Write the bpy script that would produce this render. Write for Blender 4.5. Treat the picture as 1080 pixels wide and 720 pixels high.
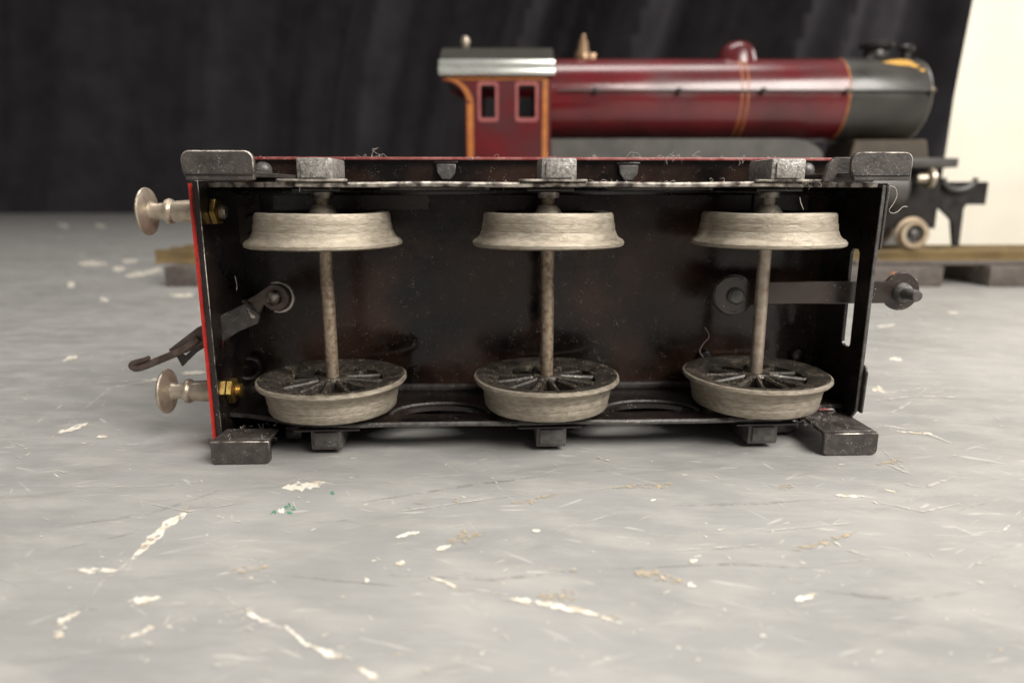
import bpy, bmesh, math, random
from mathutils import Vector, Matrix
random.seed(7)
for o in list(bpy.data.objects): bpy.data.objects.remove(o)
scene = bpy.context.scene
C = scene.collection
U = 0.00108                     # one drawing unit of this toy in metres
EYE = 49.8
R = math.radians

# ---------------------------------------------------------------- camera, light, exposure
cam_d = bpy.data.cameras.new('camera'); cam = bpy.data.objects.new('camera', cam_d); C.objects.link(cam)
cam.location = (0, 0, EYE*U); cam.rotation_euler = (R(90-12.3), 0, 0)
cam_d.sensor_width = 36; cam_d.lens = 24.03; cam_d.clip_start = 0.005; cam_d.clip_end = 20
cam_d.dof.use_dof = True; cam_d.dof.focus_distance = 0.137; cam_d.dof.aperture_fstop = 15.0
scene.camera = cam
w = bpy.data.worlds.new('World'); scene.world = w; w.use_nodes = True
w.node_tree.nodes['Background'].inputs[0].default_value = (1.0, 0.965, 0.93, 1)
w.node_tree.nodes['Background'].inputs[1].default_value = 0.18
scene.view_settings.view_transform = 'Standard'; scene.view_settings.look = 'None'
scene.view_settings.exposure = 0.0; scene.view_settings.gamma = 1.0
def area(name, loc, target, sx, sy, watts, col):
    d = bpy.data.lights.new(name, 'AREA'); d.shape = 'RECTANGLE'; d.size = sx; d.size_y = sy; d.energy = watts; d.color = col
    o = bpy.data.objects.new(name, d); C.objects.link(o); o.location = loc
    o.rotation_euler = (Vector(target)-Vector(loc)).to_track_quat('-Z', 'Y').to_euler()
    return o
area('ceiling_light', (-0.05, 0.45, 1.45), (0.0, 0.20, 0), 1.3, 0.40, 14.0, (1, .96, .91))
area('room_light', (0.40, -0.20, 0.50), (0.06, 0.15, 0), 0.50, 0.34, 9.8, (1, .955, .895))
area('curtain_fill_light', (2.3, 1.35, 0.9), (0.35, 2.05, 0.15), 0.5, 0.9, 18, (1, .96, .96))  # added lamp, no real source: grazes the curtain folds from the right

# ---------------------------------------------------------------- materials
def V4(c): return (c[0], c[1], c[2], 1)
def pm(name, c1, c2=None, ns=600, rough=.4, metal=0, bump=.0, bscale=1500, speck=None, scratch=None, stretch=None, coat=0, detail=6, lo=.35, hi=.65, rvar=.1, spec=.5):
    m = bpy.data.materials.new(name); m.use_nodes = True
    t = m.node_tree; n = t.nodes; l = t.links
    b = n['Principled BSDF']
    b.inputs['Roughness'].default_value = rough; b.inputs['Metallic'].default_value = metal
    b.inputs['Coat Weight'].default_value = coat; b.inputs['Coat Roughness'].default_value = .12
    b.inputs['Specular IOR Level'].default_value = spec
    tc = n.new('ShaderNodeTexCoord'); oi = n.new('ShaderNodeObjectInfo')
    ad = n.new('ShaderNodeVectorMath'); ad.operation = 'ADD'; l.new(tc.outputs['Object'], ad.inputs[0]); l.new(oi.outputs['Random'], ad.inputs[1])
    src = ad.outputs[0]
    if stretch:
        mp = n.new('ShaderNodeMapping'); mp.inputs['Scale'].default_value = stretch; l.new(src, mp.inputs[0]); vec = mp.outputs[0]
    else: vec = src
    nz = n.new('ShaderNodeTexNoise'); nz.inputs['Scale'].default_value = ns; nz.inputs['Detail'].default_value = detail; l.new(vec, nz.inputs['Vector'])
    cr = n.new('ShaderNodeMapRange'); cr.inputs['From Min'].default_value = lo; cr.inputs['From Max'].default_value = hi; l.new(nz.outputs['Fac'], cr.inputs['Value'])
    mx = n.new('ShaderNodeMix'); mx.data_type = 'RGBA'; l.new(cr.outputs[0], mx.inputs['Factor'])
    mx.inputs[6].default_value = V4(c1); mx.inputs[7].default_value = V4(c2 or c1)
    col = mx.outputs[2]
    if speck:                                    # settled dust: small irregular dots
        sc, amount, scol = speck
        s = n.new('ShaderNodeTexNoise'); s.inputs['Scale'].default_value = sc; s.inputs['Detail'].default_value = 3; l.new(src, s.inputs['Vector'])
        k = n.new('ShaderNodeTexNoise'); k.inputs['Scale'].default_value = sc*.12; l.new(src, k.inputs['Vector'])
        ad2 = n.new('ShaderNodeMath'); ad2.operation = 'MULTIPLY_ADD'; l.new(k.outputs['Fac'], ad2.inputs[0]); ad2.inputs[1].default_value = .45; l.new(s.outputs['Fac'], ad2.inputs[2])
        r2 = n.new('ShaderNodeMapRange'); r2.inputs['From Min'].default_value = amount; r2.inputs['From Max'].default_value = amount+.06; l.new(ad2.outputs[0], r2.inputs['Value'])
        m2 = n.new('ShaderNodeMix'); m2.data_type = 'RGBA'; l.new(r2.outputs[0], m2.inputs['Factor']); l.new(col, m2.inputs[6]); m2.inputs[7].default_value = V4(scol)
        col = m2.outputs[2]
    l.new(col, b.inputs['Base Color'])
    rr = n.new('ShaderNodeMapRange'); rr.inputs['To Min'].default_value = max(.03, rough-rvar); rr.inputs['To Max'].default_value = min(1, rough+rvar)
    nr = n.new('ShaderNodeTexNoise'); nr.inputs['Scale'].default_value = ns*.5; nr.inputs['Detail'].default_value = 5; l.new(vec, nr.inputs['Vector'])
    rr.inputs['From Min'].default_value = .3; rr.inputs['From Max'].default_value = .7
    l.new(nr.outputs['Fac'], rr.inputs['Value']); l.new(rr.outputs[0], b.inputs['Roughness'])
    if bump:
        bn = n.new('ShaderNodeTexNoise'); bn.inputs['Scale'].default_value = bscale; bn.inputs['Detail'].default_value = 4; l.new(vec, bn.inputs['Vector'])
        bp = n.new('ShaderNodeBump'); bp.inputs['Strength'].default_value = bump; bp.inputs['Distance'].default_value = .0002
        l.new(bn.outputs['Fac'], bp.inputs['Height']); l.new(bp.outputs[0], b.inputs['Normal'])
    return m
DUST = (.33, .29, .24)
M = {}
M['enamel'] = pm('black_enamel', (.005, .004, .004), (.018, .012, .010), 160, .30, 0, .4, 900, (3600, .93, DUST), coat=.15)
M['floor'] = pm('black_brown_enamel_floor', (.005, .0035, .003), (.040, .020, .014), 60, .22, 0, .4, 240, (3600, .90, (.30, .25, .2)), coat=.0, rvar=.14, spec=.38, lo=.4, hi=.62)
M['brown'] = pm('brown_black_enamel', (.014, .010, .008), (.045, .029, .023), 90, .3, 0, .3, 500, (2200, .93, DUST), coat=.2)
M['hook'] = pm('worn_brown_hook', (.05, .034, .028), (.12, .085, .07), 300, .38, .2, .5, 1500, (4000, .92, DUST))
M['greyblack'] = pm('worn_black_paint', (.034, .030, .028), (.066, .056, .051), 420, .45, .1, .6, 1600, (5200, .885, (.34, .31, .27)))
M['worn'] = pm('worn_steel_edge', (.05, .04, .035), (.52, .47, .41), 420, .42, .6, .6, 1800, lo=.40, hi=.64, detail=9)
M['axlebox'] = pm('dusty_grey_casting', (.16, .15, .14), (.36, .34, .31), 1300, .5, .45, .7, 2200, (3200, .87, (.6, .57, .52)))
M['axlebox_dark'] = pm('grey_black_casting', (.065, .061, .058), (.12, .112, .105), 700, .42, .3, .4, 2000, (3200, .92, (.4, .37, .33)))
M['cast'] = pm('grey_cast_wheel_metal', (.27, .23, .175), (.43, .38, .305), 330, .46, .5, .8, 1100, (4200, .93, (.13, .095, .065)), stretch=(1.6, 1.6, 7), lo=.3, hi=.70, detail=9)
M['castdark'] = pm('grimy_wheel_metal', (.22, .185, .14), (.40, .355, .285), 420, .48, .5, .8, 1600, (4600, .92, (.12, .09, .06)), stretch=(1.6, 1.6, 5), lo=.28, hi=.72, detail=9)
M['wheelblack'] = pm('dusty_black_wheel_paint', (.016, .014, .012), (.045, .038, .031), 420, .42, .1, .5, 1500, (3000, .84, (.27, .22, .16)))
M['axle'] = pm('rusty_axle_steel', (.33, .27, .20), (.17, .105, .065), 1100, .45, .6, .5, 2600, lo=.42, hi=.68)
M['axlelight'] = pm('plain_axle_steel', (.46, .40, .33), (.28, .20, .14), 500, .4, .65, .3, 2000, lo=.4, hi=.75)
M['nickel'] = pm('dull_nickel', (.50, .44, .35), (.36, .30, .23), 420, .42, .75, .35, 1800, (3600, .93, (.16, .12, .08)), rvar=.1)
M['bronze_valve'] = pm('dull_bronze', (.30, .19, .11), (.2, .13, .08), 300, .4, .6)
M['brass'] = pm('brass', (.62, .42, .13), (.40, .26, .08), 500, .32, .95, .3, 1500)
M['red'] = pm('red_beam_paint', (.47, .025, .018), (.33, .018, .014), 700, .45, 0, .4, 1500, (1800, .88, (.10, .025, .02)))
M['lip'] = pm('worn_maroon_lip', (.22, .035, .035), (.36, .14, .12), 350, .45, 0, .4, 1500, (2400, .88, (.5, .38, .34)))
M['maroon'] = pm('maroon_lacquer', (.125, .009, .012), (.070, .007, .009), 45, .26, 0, .5, 30, coat=.4, rvar=.16)
M['locoblack'] = pm('black_lacquer', (.024, .023, .021), (.045, .041, .035), 50, .34, 0, .4, 40, coat=.1, rvar=.15)
M['locogrey'] = pm('faded_black_paint', (.05, .047, .043), (.08, .074, .066), 80, .45, 0, .1, 300)
M['bronze'] = pm('bronzed_grey', (.10, .075, .05), (.06, .05, .04), 80, .4, .2)
M['darkdetail'] = pm('dark_metal', (.02, .018, .017), (.035, .03, .028), 200, .4, .3)
M['orange'] = pm('orange_lining', (.48, .17, .035), (.36, .12, .03), 200, .4)
M['frame_pink'] = pm('window_frame_pink', (.36, .12, .11), (.30, .09, .09), 200, .3)
M['silver'] = pm('silver_roof_edge', (.66, .68, .64), (.52, .54, .50), 150, .3, .6)
M['roof'] = pm('dark_olive_roof', (.035, .035, .03), (.045, .044, .037), 150, .8, spec=.1)
M['rail'] = pm('tarnished_brass_rail', (.36, .26, .12), (.26, .19, .10), 100, .4, .5)
M['sleeper'] = pm('dark_sleeper', (.085, .07, .06), (.13, .11, .095), 300, .6, 0, .3, 900)
M['white'] = pm('cream_card', (.86, .82, .70), (.82, .77, .65), 30, .6)
M['chip'] = pm('bare_white_undercoat', (.72, .68, .60), (.52, .43, .31), 420, .6, 0, .5, 900, lo=.47, hi=.68)
M['tan'] = pm('tan_scuff', (.50, .40, .26), (.40, .37, .32), 900, .6, 0, .5, 900, lo=.45, hi=.6)
M['ash'] = pm('dark_scuff', (.26, .25, .235), (.30, .29, .27), 500, .5)
M['pale'] = pm('pale_scratch', (.62, .59, .54), (.50, .48, .44), 500, .5)
M['green'] = pm('green_paint_smear', (.02, .22, .10), (.10, .30, .17), 900, .5)
M['lint'] = pm('lint', (.66, .60, .52), (.55, .48, .42), 900, .8)

def ragged(key, scale, a, c, most=1.0):
    m = M[key]; t = m.node_tree; n = t.nodes; l = t.links; b = n['Principled BSDF']
    tc = n.new('ShaderNodeTexCoord'); x = n.new('ShaderNodeTexNoise'); x.inputs['Scale'].default_value = scale; x.inputs['Detail'].default_value = 6; x.inputs['Roughness'].default_value = .65
    l.new(tc.outputs['Object'], x.inputs['Vector']); q = n.new('ShaderNodeMapRange'); q.inputs['From Min'].default_value = a; q.inputs['From Max'].default_value = c; q.inputs['To Max'].default_value = most
    l.new(x.outputs['Fac'], q.inputs['Value']); l.new(q.outputs[0], b.inputs['Alpha'])
ragged('tan', 700, .44, .60, .85); ragged('ash', 260, .42, .62, .45); ragged('pale', 320, .40, .60, .8); ragged('green', 900, .42, .52, .9); ragged('chip', 520, .38, .47)
def table_material():
    m = bpy.data.materials.new('grey_painted_table'); m.use_nodes = True
    t = m.node_tree; n = t.nodes; l = t.links; b = n['Principled BSDF']
    tc = n.new('ShaderNodeTexCoord'); src = tc.outputs['Object']
    def noise(scale, det=6, vec=src, dist=0, rough=.55):
        x = n.new('ShaderNodeTexNoise'); x.inputs['Scale'].default_value = scale; x.inputs['Detail'].default_value = det
        x.inputs['Distortion'].default_value = dist; x.inputs['Roughness'].default_value = rough; l.new(vec, x.inputs['Vector']); return x.outputs['Fac']
    def rng(v, a, c, lo=0, hi=1):
        x = n.new('ShaderNodeMapRange'); x.inputs['From Min'].default_value = a; x.inputs['From Max'].default_value = c
        x.inputs['To Min'].default_value = lo; x.inputs['To Max'].default_value = hi; l.new(v, x.inputs['Value']); return x.outputs[0]
    def mapv(rot, sc):
        x = n.new('ShaderNodeMapping'); x.inputs['Rotation'].default_value = (0, 0, R(rot)); l.new(src, x.inputs[0])
        y = n.new('ShaderNodeMapping'); y.inputs['Scale'].default_value = sc; l.new(x.outputs[0], y.inputs[0]); return y.outputs[0]
    def mix(f, a, c):
        x = n.new('ShaderNodeMix'); x.data_type = 'RGBA'; l.new(f, x.inputs['Factor'])
        for s, v in ((6, a), (7, c)):
            if isinstance(v, tuple): x.inputs[s].default_value = V4(v)
            else: l.new(v, x.inputs[s])
        return x.outputs[2]
    def mul(a, c):
        x = n.new('ShaderNodeMath'); x.operation = 'MULTIPLY'; l.new(a, x.inputs[0])
        if isinstance(c, float): x.inputs[1].default_value = c
        else: l.new(c, x.inputs[1])
        return x.outputs[0]
    col = mix(rng(noise(22, 8), .35, .65), (.265, .262, .252), (.335, .33, .317))
    col = mix(mul(rng(noise(60, 8, mapv(12, (1, 2.6, 1))), .45, .7), .5), col, (.43, .415, .385))
    # darker rubbed streaks sweeping across
    col = mix(mul(rng(noise(38, 4, mapv(-14, (1, 6, 1)), .6), .60, .68), .32), col, (.22, .215, .20))
    lines = []
    for rot, sx, sc, th in ((22, .10, 820, .69), (-35, .12, 760, .70), (-10, .07, 980, .69), (60, .10, 900, .715), (8, .16, 520, .695), (-22, .14, 430, .70), (38, .13, 460, .71), (-4, .10, 640, .70), (75, .15, 500, .725)):
        v = noise(sc, 2, mapv(rot, (sx, 1, 1)), .25)
        f = mul(rng(v, th-.02, th+.02), rng(noise(28+sc*.03, 3), .47, .60))
        col = mix(mul(f, .42), col, (.66, .63, .57)); lines.append(f)
    fl = mul(rng(noise(900, 3), .73, .77), rng(noise(45, 3), .45, .6))
    col = mix(fl, col, (.74, .70, .62))
    tn = mul(rng(noise(1100, 4), .60, .66), rng(noise(42, 4, mapv(10, (1, 1.8, 1))), .63, .70))
    col = mix(tn, col, (.46, .37, .24))
    l.new(col, b.inputs['Base Color'])
    l.new(rng(noise(120, 6), .3, .7, .30, .52), b.inputs['Roughness'])
    b.inputs['Specular IOR Level'].default_value = .4
    bp = n.new('ShaderNodeBump'); bp.inputs['Strength'].default_value = .35; bp.inputs['Distance'].default_value = .0004
    l.new(noise(240, 7, mapv(5, (.6, 1.3, 1)), .4), bp.inputs['Height'])
    bp3 = n.new('ShaderNodeBump'); bp3.inputs['Strength'].default_value = .35; bp3.inputs['Distance'].default_value = .0004
    l.new(noise(420, 5, mapv(4, (.12, 1, 1)), .2), bp3.inputs['Height']); l.new(bp.outputs[0], bp3.inputs['Normal']); bp = bp3
    bp2 = n.new('ShaderNodeBump'); bp2.inputs['Strength'].default_value = .4; bp2.inputs['Distance'].default_value = .0003
    l.new(lines[0], bp2.inputs['Height']); l.new(bp.outputs[0], bp2.inputs['Normal']); l.new(bp2.outputs[0], b.inputs['Normal'])
    return m
M['table'] = table_material()
def curtain_material():
    m = pm('black_velvet', (.040, .037, .040), (.058, .054, .058), 14, .9, 0, .2, 300, spec=.1)
    b = m.node_tree.nodes['Principled BSDF']; b.inputs['Sheen Weight'].default_value = .2; b.inputs['Sheen Roughness'].default_value = .4
    b.inputs['Sheen Tint'].default_value = (.5, .46, .48, 1)
    return m
M['velvet'] = curtain_material()

# ---------------------------------------------------------------- mesh helpers (drawing units)
def finish(name, bm, mats, parent=None, loc=(0,0,0), smooth=False, me=None):
    if me is None:
        me = bpy.data.meshes.new(name)
        bmesh.ops.recalc_face_normals(bm, faces=bm.faces)
        for v in bm.verts: v.co *= U
        bm.to_mesh(me); bm.free()
        for k in (mats if isinstance(mats, (list, tuple)) else [mats]): me.materials.append(M[k])
        if smooth:
            for p in me.polygons: p.use_smooth = True
            me.set_sharp_from_angle(angle=R(38))
    o = bpy.data.objects.new(name, me); C.objects.link(o)
    o.location = Vector(loc)*U
    if parent: o.parent = parent
    return o
def add(dst, src):
    me = bpy.data.meshes.new('t'); src.to_mesh(me); src.free(); dst.from_mesh(me); bpy.data.meshes.remove(me); return dst
def box(x0, x1, y0, y1, z0, z1, bev=0, seg=2):
    bm = bmesh.new(); bmesh.ops.create_cube(bm, size=1)
    for v in bm.verts:
        v.co = Vector((x0 if v.co.x < 0 else x1, y0 if v.co.y < 0 else y1, z0 if v.co.z < 0 else z1))
    if bev: bmesh.ops.bevel(bm, geom=bm.edges[:], offset=bev, segments=seg, affect='EDGES', profile=.5)
    return bm
def plate(outline, a, b, axis='z', holes=(), bev=0):
    """extrude a flat outline (with holes) from a to b along axis"""
    bm = bmesh.new(); edges = []
    def P(p, h):
        return {'z': (p[0], p[1], h), 'y': (p[0], h, p[1]), 'x': (h, p[0], p[1])}[axis]
    for loop in [outline]+list(holes):
        vs = [bm.verts.new(P(p, a)) for p in loop]
        for i in range(len(vs)): edges.append(bm.edges.new((vs[i], vs[(i+1) % len(vs)])))
    bmesh.ops.triangle_fill(bm, edges=edges, use_beauty=True, use_dissolve=False)
    d = b-a; vec = {'z': (0, 0, d), 'y': (0, d, 0), 'x': (d, 0, 0)}[axis]
    r = bmesh.ops.extrude_face_region(bm, geom=bm.faces[:])
    bmesh.ops.translate(bm, verts=[e for e in r['geom'] if isinstance(e, bmesh.types.BMVert)], vec=vec)
    bmesh.ops.recalc_face_normals(bm, faces=bm.faces)
    if bev:
        es = [e for e in bm.edges if len(e.link_faces) == 2 and e.calc_face_angle(0) > 1.2]
        bmesh.ops.bevel(bm, geom=es, offset=bev, segments=1, affect='EDGES')
    return bm
def lathe(prof, axis='z', centre=(0,0,0), seg=48, closed=False):
    bm = bmesh.new(); rings = []
    for r, h in prof:
        ring = []
        for k in range(seg):
            a = 2*math.pi*k/seg; c, s = r*math.cos(a), r*math.sin(a)
            p = {'z': (c, s, h), 'x': (h, c, s), 'y': (c, h, s)}[axis]
            ring.append(bm.verts.new(Vector(p)+Vector(centre)))
        rings.append(ring)
    n = len(rings)
    for i in range(n if closed else n-1):
        A, B = rings[i], rings[(i+1) % n]
        for k in range(seg): bm.faces.new((A[k], A[(k+1) % seg], B[(k+1) % seg], B[k]))
    if not closed:
        for ring in (rings[0], rings[-1]): bm.faces.new(ring)
    return bm
def tube(pts, r, seg=8, taper=None):
    bm = bmesh.new(); rings = []; pts = [Vector(p) for p in pts]
    for i, p in enumerate(pts):
        d = (pts[min(i+1, len(pts)-1)]-pts[max(i-1, 0)]).normalized()
        u = d.orthogonal().normalized(); 
        if i and rings: u = (lastu - d*lastu.dot(d)).normalized()
        lastu = u; v = d.cross(u); rr = r[i] if isinstance(r, (list, tuple)) else r
        rings.append([bm.verts.new(p+rr*(u*math.cos(2*math.pi*k/seg)+v*math.sin(2*math.pi*k/seg))) for k in range(seg)])
    for A, B in zip(rings, rings[1:]):
        for k in range(seg): bm.faces.new((A[k], A[(k+1) % seg], B[(k+1) % seg], B[k]))
    bm.faces.new(rings[0]); bm.faces.new(rings[-1]); return bm
def smooth_path(pts, n=4):
    P = [Vector(p) for p in pts]; out = []
    for i in range(len(P)-1):
        a, b, c, d = P[max(i-1, 0)], P[i], P[i+1], P[min(i+2, len(P)-1)]
        for k in range(n):
            t = k/n; out.append(.5*((2*b)+(c-a)*t+(2*a-5*b+4*c-d)*t*t+(3*b-a-3*c+d)*t**3))
    return out+[P[-1]]
def rrect(x0, x1, y0, y1, r, n=5):
    out = []
    for cx, cy, a0 in ((x1-r, y1-r, 0), (x0+r, y1-r, 90), (x0+r, y0+r, 180), (x1-r, y0+r, 270)):
        for k in range(n+1):
            a = R(a0+90*k/n); out.append((cx+r*math.cos(a), cy+r*math.sin(a)))
    return out
def circ(cx, cy, r, n=28, a0=0, a1=360):
    return [(cx+r*math.cos(R(a0+(a1-a0)*k/n)), cy+r*math.sin(R(a0+(a1-a0)*k/n))) for k in range(n if a1-a0 == 360 else n+1)]
def paint(o, test, idx):
    for p in o.data.polygons:
        if test(p.center/U, p.normal): p.material_index = idx
def empty(name, loc, rz, label, cat, group=None):
    o = bpy.data.objects.new(name, None); C.objects.link(o); o.location = Vector(loc)*U; o.rotation_euler = (0, 0, rz)
    o.empty_display_size = .01
    o['label'] = label; o['category'] = cat
    if group: o['group'] = group
    return o
def struct(o): o['kind'] = 'structure'; return o
def stuff(o): o['kind'] = 'stuff'; return o

# ---------------------------------------------------------------- setting: table, curtain, floor behind
table = struct(finish('table_top', box(-2300, 2300, -420, 1690, -28, 0, 1.5), 'table'))
def curtain():
    bm = bmesh.new(); nx, nz = 520, 40; W = 2600; z0, z1 = -900, 1500
    grid = []
    for i in range(nx+1):
        col = []; x = -W+2*W*i/nx
        for j in range(nz+1):
            t = j/nz; z = z0+(z1-z0)*t
            s = x - .24*(z) + 14*math.sin(z*.006+x*.002)
            amp = .55+.45*math.sin(x*.0023+1.1)
            y = 1920 + amp*(120*math.sin(s*.0165+1.3*math.sin(s*.0047)) + 42*math.sin(s*.038+2+1.7*math.sin(s*.009)) + 10*math.sin(s*.09+z*.002))
            col.append(bm.verts.new((x, y, z)))
        grid.append(col)
    for i in range(nx):
        for j in range(nz): bm.faces.new((grid[i][j], grid[i+1][j], grid[i+1][j+1], grid[i][j+1]))
    return bm
cu = finish('backdrop_curtain', curtain(), 'velvet', smooth=True)
cu['label'] = 'black velvet backdrop curtain hanging in soft folds behind the table'; cu['category'] = 'curtain'

# paint chips and scratches lying on the table where the photograph shows them
TH = R(12.3)
def on_table(u, v):             # a measured sight line of the photograph met with the table plane
    x = (u-540)/721; y = (360-v)/721
    dy = math.cos(TH)+y*math.sin(TH); dz = -math.sin(TH)+y*math.cos(TH)
    t = -EYE/dz; return Vector((x*t, dy*t, 0))
layer = [0]
def blob(bm, pts, rnd=.35, sub=5):
    """ragged patch along a line: pts = (u, v, half width in px)"""
    layer[0] += 1; z = .04+.004*(layer[0] % 30)
    P = []
    for (a, b) in zip(pts, pts[1:]):
        for k in range(sub):
            t = k/sub; P.append([a[i]+(b[i]-a[i])*t for i in range(3)])
    P.append(list(pts[-1])); n = len(P)
    top, bot = [], []
    for i, (u, v, h) in enumerate(P):
        d = Vector((P[min(i+1, n-1)][0]-P[max(i-1, 0)][0], P[min(i+1, n-1)][1]-P[max(i-1, 0)][1])); d.normalize()
        nrm = Vector((-d.y, d.x)); e = .12 if i in (0, n-1) else 1
        j1, j2 = 1+random.uniform(-rnd, rnd), 1+random.uniform(-rnd, rnd)
        a = on_table(u+nrm.x*h*e*j1, v+nrm.y*h*e*j1); b = on_table(u-nrm.x*h*e*j2, v-nrm.y*h*e*j2)
        top.append(bm.verts.new((a.x, a.y, z))); bot.append(bm.verts.new((b.x, b.y, z)))
    for i in range(n-1): bm.faces.new((top[i], top[i+1], bot[i+1], bot[i]))
def mark(name, pts, mat, rnd=.35):
    bm = bmesh.new(); blob(bm, pts, rnd); return finish(name, bm, mat, table)
chips = [
 [(138,590,1.5),(150,580,4),(165,563,4.5),(182,549,4.5),(197,541,2.5)], [(81,601,1),(98,602,2.8),(124,601,1.5)],
 [(134,637,2),(148,634,4.5),(170,630,1.5)], [(296,515,1),(315,513,4.5),(330,512,4),(343,508,1)], [(136,672,1.5),(150,667,3),(163,660,2.5)],
 [(61,657,3),(72,651,3),(85,645,1)], [(57,671,4),(67,668,3.5)], [(250,639,1),(262,646,2.2),(277,655,2.5),(286,656,1)],
 [(300,660,1.5),(312,670,1.5),(322,680,2),(330,682,1.2),(345,690,4),(362,692,2)], [(452,608,1),(470,614,1.3),(488,623,2)],
 [(533,630,1),(560,635,3),(590,640,3.2),(620,646,2),(658,658,1)], [(838,633,2),(850,631,3.2),(861,627,1.5)], [(417,567,.8),(432,564,2.4),(443,561,1)],
 [(460,580,3),(476,575,2)], [(417,595,2),(427,593,2)], [(561,560,1),(570,560,2.5)], [(727,593,2),(736,591,2)], [(725,616,2),(734,619,3)],
 [(60,457,2.4),(76,453,2.6),(93,446,1.2)], [(102,461,1),(113,461,1.8)], [(66,381,1),(74,378,2.2),(82,376,1)],
 [(80,278,1),(97,278,2.6),(114,278,1)], [(128,276,1.5),(146,275,2)], [(118,284,2.5),(132,284,2.5)], [(131,291,1),(150,289,3),(171,284,2)],
 [(71,300,3),(79,300,3)], [(105,316,2),(115,317,2)], [(178,312,1),(205,311,2.5)], [(192,394,2),(208,393,2.4),(222,393,1)], [(153,401,1.4),(166,400,1.2)],
 [(61,236,2),(72,239,2)], [(100,237,1.5),(112,239,1.5)], [(920,412,1.2),(926,409,2.2),(934,415,1)], [(938,379,1),(944,378,2.2),(952,380,1)], [(933,516,1),(945,520,1.6)],
 [(176,660,2),(182,660,2)], [(293,539,2),(300,539,3)], [(385,609,1.5),(388,614,2)], [(690,515,1.4),(700,513,1.4)], [(686,528,1),(692,527,1)],
 [(375,703,1),(392,712,4),(398,716,2)], [(881,522,1.2),(905,524,1.2),(913,524,.6)], [(945,455,.8),(980,458,1.3),(990,462,.8)], [(925,345,.8),(945,342,1.3)], [(1000,330,1),(1012,330,1.3)]]
for c in chips: mark('paint_chip', [(p[0], p[1], p[2]*.95) for p in c], 'chip', .5)
for c in [[(186,546,.8),(196,538,2.2),(204,533,.7)], [(538,531,1.5),(560,528,3),(588,521,2)], [(640,515,1),(690,512,2.5),(712,512,1.5)], [(565,630,2),(590,628,7),(612,631,3)],
          [(668,603,2),(690,606,5),(712,612,4),(722,612,1)], [(470,574,2),(490,566,6),(512,563,2)], [(480,530,2),(482,526,4)], [(240,603,1),(262,601,3),(285,597,1)], [(817,515,1.5),(838,514,3)],
          [(835,580,1.5),(860,575,3),(905,560,2)], [(925,490,1),(945,486,3),(960,490,1)], [(600,602,1),(610,603,2)], [(212,530,.8),(222,531,1.4)], [(640,650,2),(655,652,2)]]:
    mark('tan_scuff', c, 'tan', .6)
for c in [[(284,541,1),(292,540,2)], [(300,534,2),(312,537,2.5)], [(302,540,1),(309,541,1.5)], [(304,530,.6),(308,537,1)], [(348,519,1.3),(353,521,1.6)]]:
    mark('green_paint_smear', c, 'green', .7)
bm = bmesh.new()                # long hairline scratches
for c in [[(60,461,.5),(90,430,.7),(118,409,1.2),(170,400,.5)], [(60,408,.5),(110,403,.6),(165,400,.6)], [(86,645,.6),(105,617,1),(137,592,1.2)], [(262,645,.6),(250,639,.8),(229,626,.6)],
          [(488,620,.6),(540,628,1)], [(540,576,.4),(600,556,.8),(655,540,.5)], [(60,514,.5),(160,513,.5),(230,507,.5)], [(935,415,.6),(980,408,.7),(1010,402,.4)],
          [(935,438,.6),(955,428,1.2),(975,412,.7),(985,404,.6)], [(925,448,.6),(970,455,.9),(1005,468,.7)], [(925,470,.5),(960,500,.8)], [(925,485,.6),(965,502,.9)],
          [(893,580,1),(925,590,.5),(870,594,.4)], [(955,530,.8),(980,513,1.3),(1015,500,1)], [(870,560,1),(890,545,.8)], [(780,563,.6),(840,557,.6),(900,552,.5)], [(120,470,.4),(180,468,.5)],
          [(913,334,.5),(960,331,.8),(1015,327,.6)], [(930,360,.5),(980,357,.7),(1018,352,.5)], [(925,395,.5),(970,388,.7),(1015,392,.5)], [(915,425,.6),(960,418,1),(1018,420,.6)],
          [(925,530,.5),(975,540,.8),(1018,530,.6)], [(700,582,.4),(760,578,.8),(800,575,.4)], [(420,540,.4),(470,533,.5),(560,520,.4)], [(150,530,.4),(200,540,.5),(250,531,.4)]]:
    blob(bm, c, .5)
for k in range(110):
    u, v = random.uniform(-40, 1120), 235+470*random.random()**.8
    if 215 < u < 915 and v < 480: continue
    L_ = random.uniform(5, 38)*(v/480); a = random.gauss(0, .5); s = random.uniform(.25, .7)
    blob(bm, [(u, v, .1), (u+L_*.5*math.cos(a), v+L_*.5*math.sin(a)*.5+random.uniform(-1, 1), s), (u+L_*math.cos(a), v+L_*math.sin(a)*.5, .1)], .5)
stuff(finish('fine_scratches', bm, 'pale', table))
bm = bmesh.new()
for c in [[(60,556,.6),(160,541,1.2),(240,515,.8)], [(380,605,.8),(520,612,1.6),(620,600,.8)], [(850,622,1),(960,633,2),(1018,625,1)], [(380,530,.6),(500,511,1.2),(590,500,.6)], [(700,534,.6),(800,531,1.4),(850,528,.5)],
          [(240,600,.6),(330,610,1),(420,618,.6)], [(60,580,.6),(150,560,.8)], [(640,600,.6),(770,595,1.2),(880,600,.6)]]:
    blob(bm, c, .5)
for k in range(16):
    u, v = random.uniform(-40, 1120), random.uniform(495, 715)
    L_ = random.uniform(12, 60); a = random.gauss(0, .35)
    blob(bm, [(u, v, .1), (u+L_*.5*math.cos(a), v+L_*.5*math.sin(a)*.5, random.uniform(.3, .8)), (u+L_*math.cos(a), v+L_*math.sin(a)*.5, .1)], .5)
stuff(finish('dark_rubbed_scratches', bm, 'ash', table))
bm = bmesh.new()
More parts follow.
